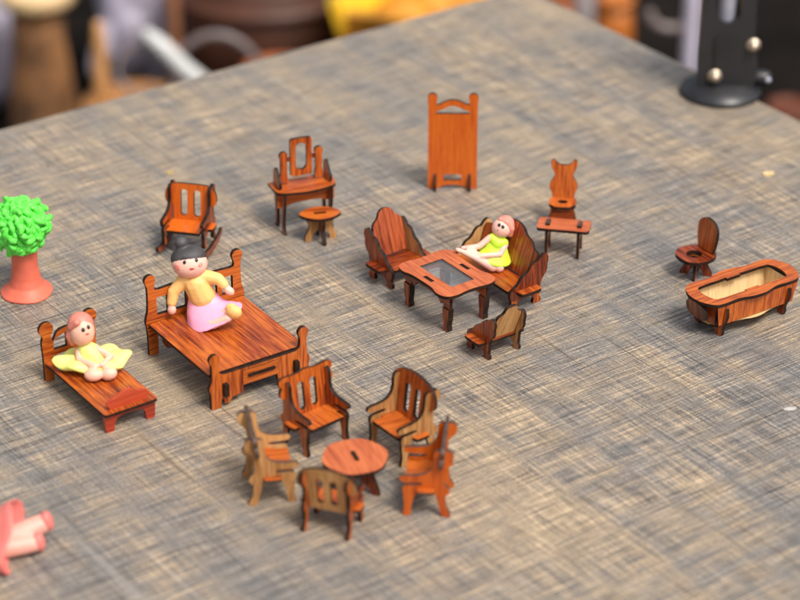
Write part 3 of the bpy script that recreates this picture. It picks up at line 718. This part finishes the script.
clay('hair', t, HAIRPINK, [('b', (-.46, .30, 2.28), (.66, .62, .68), (-18, -10, 0)), ('t', [((-.85, .05, 2.30), .24), ((-.98, .05, 1.85), .24), ((-.88, .06, 1.45), .17)]), ('t', [((-.55, -.25, 2.72), .18), ((-.85, -.10, 2.4), .2)])], .045, 2)
face(body, hd_, hr, [(.22, .04), (.60, .24)], (.52, -.24), es=.095, mw=.11, lip=LIP)

# lime-dressed doll on the sofa
t = thing('clay_doll', 'clay doll with coral hair and lime green dress lounging on the sofa', 'doll', (5.05, 1.6, 1.16))
hd_ = (.26, .35, 2.05); hr = (.53, .50, .54)
body = clay('body', t, SKIN, [('b', hd_, hr), ('t', [((.2, .33, 1.7), .2), ((.05, .2, 1.2), .30), ((0, .1, .45), .34)]),
    ('t', [((-.36, .12, 1.60), .19), ((-.92, -.08, 1.20), .17), ((-1.55, -.18, 1.16), .15)]), ('b', (-1.70, -.2, 1.18), (.20, .14, .11)),
    ('t', [((.45, .02, 1.25), .19), ((.18, -.35, .86), .17), ((-.80, -.58, .90), .15)]), ('b', (-.98, -.6, .90), (.20, .14, .11)),
    ('t', [((.0, -.05, .32), .28), ((-.20, -.52, .22), .27), ((-1.1, -.6, .80), .21), ((-1.75, -.64, 1.16), .15)]), ('b', (-1.95, -.66, 1.27), (.24, .15, .12), (0, 22, 0)),
    ('t', [((.2, -.05, .30), .28), ((.15, -.50, .18), .27), ((-.7, -.42, .68), .20), ((-1.5, -.36, 1.18), .14)])], .042, 4)
def dress(bm):
    rings = [((.12, .28, 1.70), .36), ((.06, .18, 1.3), .50), ((-.0, .0, .9), .66), ((-.08, -.12, .60), .90), ((-.10, -.14, .50), .90), ((-.02, .0, .75), .5)]
    prev = None; first = None
    for c_, r_ in rings:
        rg = []
        for k in range(32):
            a = 2 * math.pi * k / 32
            v = Vector((r_ * math.cos(a), r_ * .72 * math.sin(a), 0)); v.rotate(Euler((R(12), R(16), 0)))
            rg.append(bm.verts.new((Vector(c_) + v) * U))
        if prev:
            for k in range(32): bm.faces.new((prev[k], prev[(k + 1) % 32], rg[(k + 1) % 32], rg[k]))
        else: first = rg
        prev = rg
    bm.faces.new(first); bm.faces.new(prev)
clay('dress', t, LIME, [('m', dress), ('t', [((-.22, .14, 1.60), .24), ((.06, .08, 1.3), .36), ((.40, .06, 1.34), .24)])], .042, 2)
clay('hair', t, CORAL, [('b', (.46, .58, 2.12), (.50, .50, .54), (0, 12, 0)), ('t', [((.18, .34, 2.58), .13), ((.52, .22, 2.46), .19), ((.76, .22, 2.1), .19), ((.72, .26, 1.72), .15)])], .042, 2)
face(body, hd_, hr, [(-.26, .26), (.10, .08)], (-.40, -.26), es=.09, mw=.05, lip=INK)

# coral doll lying at the left border
t = thing('clay_doll', 'clay doll in a coral red skirt lying with legs out at the left border', 'doll', (-16.75, -22.9, 0))
body = clay('body', t, PALESKIN, [('t', [((-1.6, -.1, .62), .5), ((-.4, .0, .72), .52), ((1.02, .55, 1.06), .46)]), ('t', [((-1.6, -.5, .50), .5), ((-.4, -.45, .52), .50), ((.75, -.18, .58), .44)]),
    ('b', (-4.0, -.9, .85), .80), ('t', [((-3.3, -.7, .8), .3), ((-1.6, -.3, .7), .62)]), ('t', [((-2.7, -.2, .9), .22), ((-2.2, .7, .5), .2)]), ('t', [((-2.7, -1.0, .8), .22), ((-2.2, -1.6, .35), .2)])], .06, 4)
clay('shoe', t, RED_CLAY, [('b', (1.28, .62, 1.18), (.28, .40, .50), (0, -12, 10))], .05, 2)
clay('shoe', t, RED_CLAY, [('b', (.98, -.14, .62), (.28, .40, .48), (0, -8, 10))], .05, 2)
def skirt_p(bm):
    rings = [(-2.2, .6), (-1.5, .95), (-.9, 1.35), (-.30, 1.75), (-.02, 1.78), (-.40, 1.35), (-1.0, .7)]
    prev = None; first = None
    for x, r_ in rings:
        rg = []
        for k in range(40):
            a = 2 * math.pi * k / 40; q = r_ * (1 + .10 * math.sin(4 * a + .5))
            rg.append(bm.verts.new(Vector((x + .18 * math.cos(3 * a), -.15 + q * math.cos(a) * 1.05, max(.05, .85 + .05 * x + q * math.sin(a) * .92))) * U))
        if prev:
            for k in range(40): bm.faces.new((prev[k], prev[(k + 1) % 40], rg[(k + 1) % 40], rg[k]))
        else: first = rg
        prev = rg
    bm.faces.new(first); bm.faces.new(prev)
clay('skirt', t, RED_CLAY, [('m', skirt_p)], .06, 2)
clay('jumper', t, RED_CLAY, [('t', [((-3.1, -.65, .78), .5), ((-2.0, -.35, .75), .75)])], .06, 3)
clay('hair', t, GREYHAIR, [('b', (-4.25, -.95, .92), (.80, .84, .80))], .06, 2)

# ------------------------------------------------------------------ small scraps
bm = bmesh.new(); add_plate(bm, sm([(-.35, -.10), (-.1, -.22), (.28, -.05), (.38, .22), (.05, .24), (-.3, .12)]), .12, flat(0, 0, .06))
o = finish('wood_chip', bm, [PALE, PALE, PALE]); o.location = Vector((21.25, 15, .0)) * U; tag(o, 'small pale wood chip lying on the bare table in front of the black stand', 'wood chip')
bm = bmesh.new(); add_plate(bm, sm([(-.4, -.12), (.2, -.2), (.45, .1), (.1, .2)]), .02, flat(0, 0, .015))
o = finish('paper_scrap', bm, [plain('white_paper', (.45, .43, .40), .7, 0)] * 3); o.location = Vector((18.75, -10.9, 0)) * U; tag(o, 'tiny white paper scrap on the table near the right border below the bathtub', 'paper scrap')

bm = bmesh.new(); add_plate(bm, ell(0, 0, .22, .16, 14, .1, 3), .05, flat(0, 0, .026))
o = finish('lint_speck', bm, [plain('yellowish_lint', (.42, .29, .10), .8, 0)] * 3); o.location = Vector((-13.3, 15.26, 0)) * U; tag(o, 'tiny yellowish speck on the bare table behind the rocking chair', 'speck')

# ------------------------------------------------------------------ black clamp stand
BLK = plain('black_metal', (.016, .016, .018), .38, .2, 40, .3)
STEEL = plain('bright_steel', (.60, .49, .38), .5, .1, 60, .1, metal=1)
GREYM = plain('grey_plastic', (.32, .32, .38), .4, .1, 40, .2)
t = thing('clamp_stand', 'black metal stand with a round foot and two shiny bolts on the table corner', 'stand', (19.85, 26.75, 0), 0)
bm = bmesh.new(); add_lathe(bm, [(2.5, 0), (2.56, .10), (2.42, .34), (1.95, .62), (1.6, .8), (.6, .85)], seg=56); finish('base', bm, [BLK], t, smooth=True)
out = [(-1.45, .40, 1), (1.70, .40), (2.10, 1.2), (2.05, 2.4), (1.75, 4.2), (1.72, 11, 1), (.95, 11, 1), (.95, 5.6), (.5, 4.9), (-.35, 4.9), (-.7, 5.6), (-.75, 11, 1), (-1.50, 11, 1), (-1.55, 4), (-1.6, 1.5)]
P('bracket', t, sm(out), .5, up(0, -.5, 0), face=BLK, edge=BLK)
P('bracket', t, sm(out), .3, up(.1, .75, 0), face=BLK, edge=BLK)
bm = bmesh.new(); add_box(bm, (-.55, -.80, 3.0), (.22, .1, 2.2)); finish('groove_strip', bm, [INK], t)
for x, z in ((-.52, 1.45), (1.72, 3.50)):
    bm = bmesh.new(); add_ball(bm, (x, -.82, z), (.46, .22, .46)); add_tube(bm, [(x, -.78, z), (x, -.95, z)], .36, 6); finish('bolt', bm, [STEEL], t, smooth=True)
bm = bmesh.new(); add_tube(bm, [(.1, .1, 4.8), (.1, .1, 11)], .55, 16); finish('inner_rod', bm, [GREYM], t, smooth=True)
bm = bmesh.new(); add_tube(bm, [(2.0, .2, .95), (2.7, .1, .95)], .50, 16); add_tube(bm, [(2.7, .1, .95), (2.85, -.25, .95)], .22, 12, mat=1); finish('clamp_knob', bm, [BLK, GREYM], t, smooth=True)
bm = bmesh.new(); add_tube(bm, [(-1.2, .1, 10.9), (3, 0, 12.5), (9, -2, 13)], .5, 14); finish('arm', bm, [BLK], t, smooth=True)

# ------------------------------------------------------------------ blurred goods on the ground beyond the table
GZ = -60
BARK = plain('brown_bark', (.20, .088, .030), .8, 1, 22, .8)
CUT = plain('pale_cut_wood', (.66, .46, .24), .6, .2, 20, .15)
LAV = plain('lavender_plastic', (.50, .46, .56), .35, .6, 14, .18)
t = thing('log_stool', 'brown log stool with a wide pale disc top beyond the left table edge', 'stool', (-41.8, 148, GZ))
bm = bmesh.new(); add_lathe(bm, [(4.1, 0), (3.9, 3), (3.5, 8), (3.0, 13), (2.85, 18.0)], seg=36, wob=.03); finish('log', bm, [BARK], t, smooth=True)
bm = bmesh.new(); add_lathe(bm, [(4.2, 17.9), (4.5, 18.2), (4.5, 19.5), (4.3, 19.8), (.5, 19.8)], seg=40, wob=.008); finish('disc_top', bm, [CUT], t, smooth=True)

def sack(name, label, cat, loc, size, mat, seed, yaw=0):
    t = thing(name, label, cat, loc, yaw)
    rnd = random.Random(seed); bl = [('b', (0, 0, size[2] * .45), (size[0] * .5, size[1] * .5, size[2] * .48))]
    for _ in range(14):
        a = rnd.uniform(0, 6.28); z = rnd.uniform(.1, .9)
        bl.append(('b', (size[0] * .4 * math.cos(a), size[1] * .4 * math.sin(a), size[2] * z), (size[0] * rnd.uniform(.08, .2), size[1] * rnd.uniform(.1, .2), size[2] * rnd.uniform(.1, .28)), (rnd.uniform(-40, 40), rnd.uniform(-40, 40), 0)))
    clay('bag_body', t, mat, bl, .4, 3)
    bm = bmesh.new(); add_lathe(bm, [(size[0] * .10, size[2] * .88), (size[0] * .07, size[2] * .95), (size[0] * .16, size[2] * 1.05), (size[0] * .12, size[2] * 1.06)], seg=20, wob=.12)
    finish('bag_neck', bm, [mat], t, smooth=True)
    return t
sack('plastic_bag', 'large crumpled lavender plastic bag behind the wooden post and brown log stool', 'bag', (-28.5, 166, GZ), (18, 12, 29), LAV, 3)
sack('plastic_bag', 'grey-lavender plastic bag half hidden left of the brown log stool', 'bag', (-51.5, 158, GZ), (13, 9, 22), LAV, 5)

OAK = plain('tan_wood', (.50, .25, .09), .6, .3, 25, .25)
t = thing('wooden_stand', 'small tan wooden post rising from a flat base, in front of the lavender bag', 'stand', (-30.5, 140, GZ))
bm = bmesh.new(); add_tube(bm, [(-3.4, 0, 3), (-3.4, 0, 10), (-3.3, 0, 15.5), (-3.3, 0, 18.2)], [1.0, .95, .8, .55], 16); finish('post', bm, [OAK], t, smooth=True)
bm = bmesh.new(); add_lathe(bm, [(5.4, 0), (5.8, .6), (5.8, 8.4), (5.4, 9.2), (.6, 9.4)], seg=36, wob=.01); finish('base', bm, [plain('orange_tan_wood', (.42, .19, .06), .6, .3, 25, .25)], t, smooth=True)

WHT = plain('white_plastic', (.50, .50, .49), .35, .1, 30, .08)
GRY = plain('grey_plastic_band', (.15, .115, .11), .4, .1, 30, .15)
def arc(c, rx, rz, a0, a1, tilt=0, n=24):
    return [(c[0] + rx * math.cos(R(a0 + (a1 - a0) * i / n)), c[1] + tilt * math.sin(R(a0 + (a1 - a0) * i / n)), c[2] + rz * math.sin(R(a0 + (a1 - a0) * i / n))) for i in range(n + 1)]
t = thing('plastic_basket', 'low dark basket with a thick white strap and a grey arched handle beyond the table', 'basket', (-21.2, 136, GZ))
bm = bmesh.new(); add_lathe(bm, [(5.0, 0), (6.4, 9), (6.7, 10), (6.2, 10.2), (5.6, 9)], seg=36); finish('basket_body', bm, [plain('dark_green_plastic', (.02, .025, .018), .5, .2, 20, .3)], t, smooth=True)
bm = bmesh.new(); add_tube(bm, [(-6.6, -1.0, 19.2), (-5.2, -1.5, 18.2), (-2.5, -2, 15.4), (-.2, -2, 13.4), (1.2, -2, 12.6), (2.4, -1.6, 9.5)], [.7, .95, 1.0, 1.0, .9, .7], 16); finish('strap', bm, [WHT], t, smooth=True)
bm = bmesh.new(); add_tube(bm, arc((.8, 1, 10.5), 5.6, 7.8, -5, 185), .5, 12); finish('handle', bm, [GRY], t, smooth=True)
t = thing('plastic_ring', 'thin pale plastic ring leaning beside the wooden post', 'ring', (-27.6, 139, GZ))
bm = bmesh.new(); add_tube(bm, arc((0, -4.5, 15.2), 3.6, 2.5, 0, 360, 1.5, 36), .3, 10, cap=False)
add_tube(bm, [(-.2, -4.2, .2), (0, -4.3, 12.9)], .4, 10); finish('hoop', bm, [GRY], t, smooth=True)

POT = plain('brown_glazed_clay', (.050, .016, .007), .5, .25, 12, .5)
t = thing('clay_pot', 'big dark brown rounded clay pot behind the far left table edge', 'pot', (-16.2, 158, GZ))
bm = bmesh.new(); add_lathe(bm, [(6, 0), (9.5, 4), (11.2, 9), (11.4, 13), (10.4, 17), (8.6, 20), (8.4, 21.5), (9.3, 22.6), (9.0, 23), (7.8, 22.2), (7.4, 20)], seg=56); finish('pot_body', bm, [POT], t, smooth=True)
bm = bmesh.new(); add_lathe(bm, [(11.45, 15.4), (11.75, 15.8), (11.5, 16.6), (10.9, 16.8)], seg=56); finish('raised_band', bm, [POT], t, smooth=True)
t = thing('wooden_pole', 'thin brown wooden pole standing between the lavender bag and dark pot', 'pole', (-26.4, 150, GZ))
bm = bmesh.new(); add_tube(bm, [(0, 0, .8), (.1, 0, 14), (-.1, 0, 30)], [.85, .8, .75], 12); finish('shaft', bm, [plain('brown_wood', (.22, .09, .04), .6, .3, 20, .3)], t, smooth=True)
bm = bmesh.new(); add_lathe(bm, [(3, 0), (3, .8), (1, 1.2)], seg=24); finish('pole_foot', bm, [BARK], t, smooth=True)
TERRA = plain('orange_terracotta', (.30, .075, .016), .6, .2, 14, .25)
def pot(label, loc, prof, mat):
    t = thing('terracotta_pot', label, 'pot', loc)
    bm = bmesh.new(); add_lathe(bm, prof, seg=40); finish('pot_body', bm, [mat], t, smooth=True)
    rz, zz = prof[-1]
    bm = bmesh.new(); add_lathe(bm, [(rz * .98, zz - .6), (rz + .45, zz - .4), (rz + .45, zz + .5), (rz - .2, zz + .6), (rz - .6, zz - .4)], seg=40); finish('pot_rim', bm, [mat], t, smooth=True)
pot('low orange terracotta pot just beyond the left table edge, before the big dark pot', (-13.2, 138, GZ), [(3.2, 0), (4.4, 4), (4.8, 9), (4.3, 13.2)], TERRA)
ORN = plain('bright_orange_clay', (.40, .115, .012), .5, .2, 14, .2)
pot('bright orange clay pot beyond the right table edge', (24.6, 146, GZ), [(1.6, 0), (2.0, 4), (2.3, 10), (2.2, 16), (1.7, 18.6)], ORN)
pot('reddish orange pot beyond the far corner of the table', (17.4, 150, GZ), [(2.0, 0), (2.6, 5), (2.7, 12), (2.3, 18.6)], TERRA)
pot('brown-orange pot glimpsed at the right border behind the black stand', (43.0, 132, GZ), [(1.6, 0), (2.2, 4), (2.5, 8), (2.1, 11.6)], plain('dim_terracotta', (.12, .028, .007), .6, .2, 14, .25))

YEL = plain('yellow_plastic', (.85, .52, .03), .4, .1, 30, .08)
AMB = plain('amber_straw', (.50, .21, .015), .6, .6, 18, .4)
t = thing('yellow_tray', 'yellow plastic tray holding amber contents beyond the far table edge', 'tray', (3.5, 146, GZ), -14)
bm = bmesh.new()
for (cx, cy, sx, sy, rx, ry) in ((-8.3, 0, 1.2, 14, 0, -18), (8.3, 0, 1.2, 14, 0, 18), (0, 7.3, 15.6, 1.2, -18, 0)): add_box(bm, (cx, cy, 16.2), (sx, sy, 9), (rx, ry, 0))
add_box(bm, (0, 0, 11.6), (14.2, 12.2, 1)); finish('tray_shell', bm, [YEL], t)
bm = bmesh.new(); add_box(bm, (0, -7.3, 16.0), (15.4, 1.0, 8.4), (18, 0, 0)); finish('front_panel', bm, [AMB], t)
bm = bmesh.new()
for i in range(20): 
    add_ball(bm, (random.uniform(-5, 5), random.uniform(-4, 4), 15.0 + random.uniform(0, 2.4)), (random.uniform(2, 3), random.uniform(2, 3), random.uniform(1.2, 2.2)), sub=2)
finish('tray_contents', bm, [AMB], t, smooth=True)
for sx in (-6, 6):
    for sy in (-5, 5):
        bm = bmesh.new(); add_box(bm, (sx, sy, 5.55), (1.2, 1.2, 11.1)); finish('leg', bm, [YEL], t)
t = thing('wicker_basket', 'dark grey-brown round basket between the dark pot and yellow tray', 'basket', (-7.6, 156, GZ))
bm = bmesh.new(); add_lathe(bm, [(4.0, 0), (4.8, 6), (5.2, 12), (5.4, 19), (5.0, 19.4), (4.6, 17)], seg=36); finish('basket_body', bm, [plain('grey_wicker', (.085, .065, .055), .8, .8, 40, .4)], t, smooth=True)
bm = bmesh.new(); add_tube(bm, arc((0, 0, 18.6), 5.2, 6.5, 0, 180), .5, 10); finish('handle', bm, [plain('dark_wicker', (.05, .035, .03), .8, .5, 40, .4)], t, smooth=True)

t = thing('lavender_pole', 'pale lavender upright pole behind the black stand', 'pole', (32.6, 140, GZ))
bm = bmesh.new(); add_tube(bm, [(0, 0, .6), (0, 0, 30)], .92, 16); finish('shaft', bm, [LAV], t, smooth=True)
bm = bmesh.new(); add_lathe(bm, [(4, 0), (4, .6), (1.2, 1.0)], seg=28); finish('pole_foot', bm, [LAV], t, smooth=True)
bm = bmesh.new(); add_tube(bm, arc((-2.1, 0, 19.5), 2.6, 1.7, 180, 350), .6, 12); finish('side_hook', bm, [GRY], t, smooth=True)
t = thing('grey_bottle', 'pale grey bottle between the two orange pots beyond the table corner', 'bottle', (21.2, 152, GZ))
bm = bmesh.new(); add_lathe(bm, [(1.5, 0), (1.6, .5), (1.6, 17), (1.2, 19), (.6, 20.4), (.6, 22)], seg=28); finish('bottle_body', bm, [plain('cloudy_grey', (.30, .27, .27), .35, .1, 20, .1)], t, smooth=True)
bm = bmesh.new(); add_lathe(bm, [(.75, 21.6), (.8, 22), (.8, 23.2), (.5, 23.4)], seg=24); finish('bottle_cap', bm, [GRY], t, smooth=True)
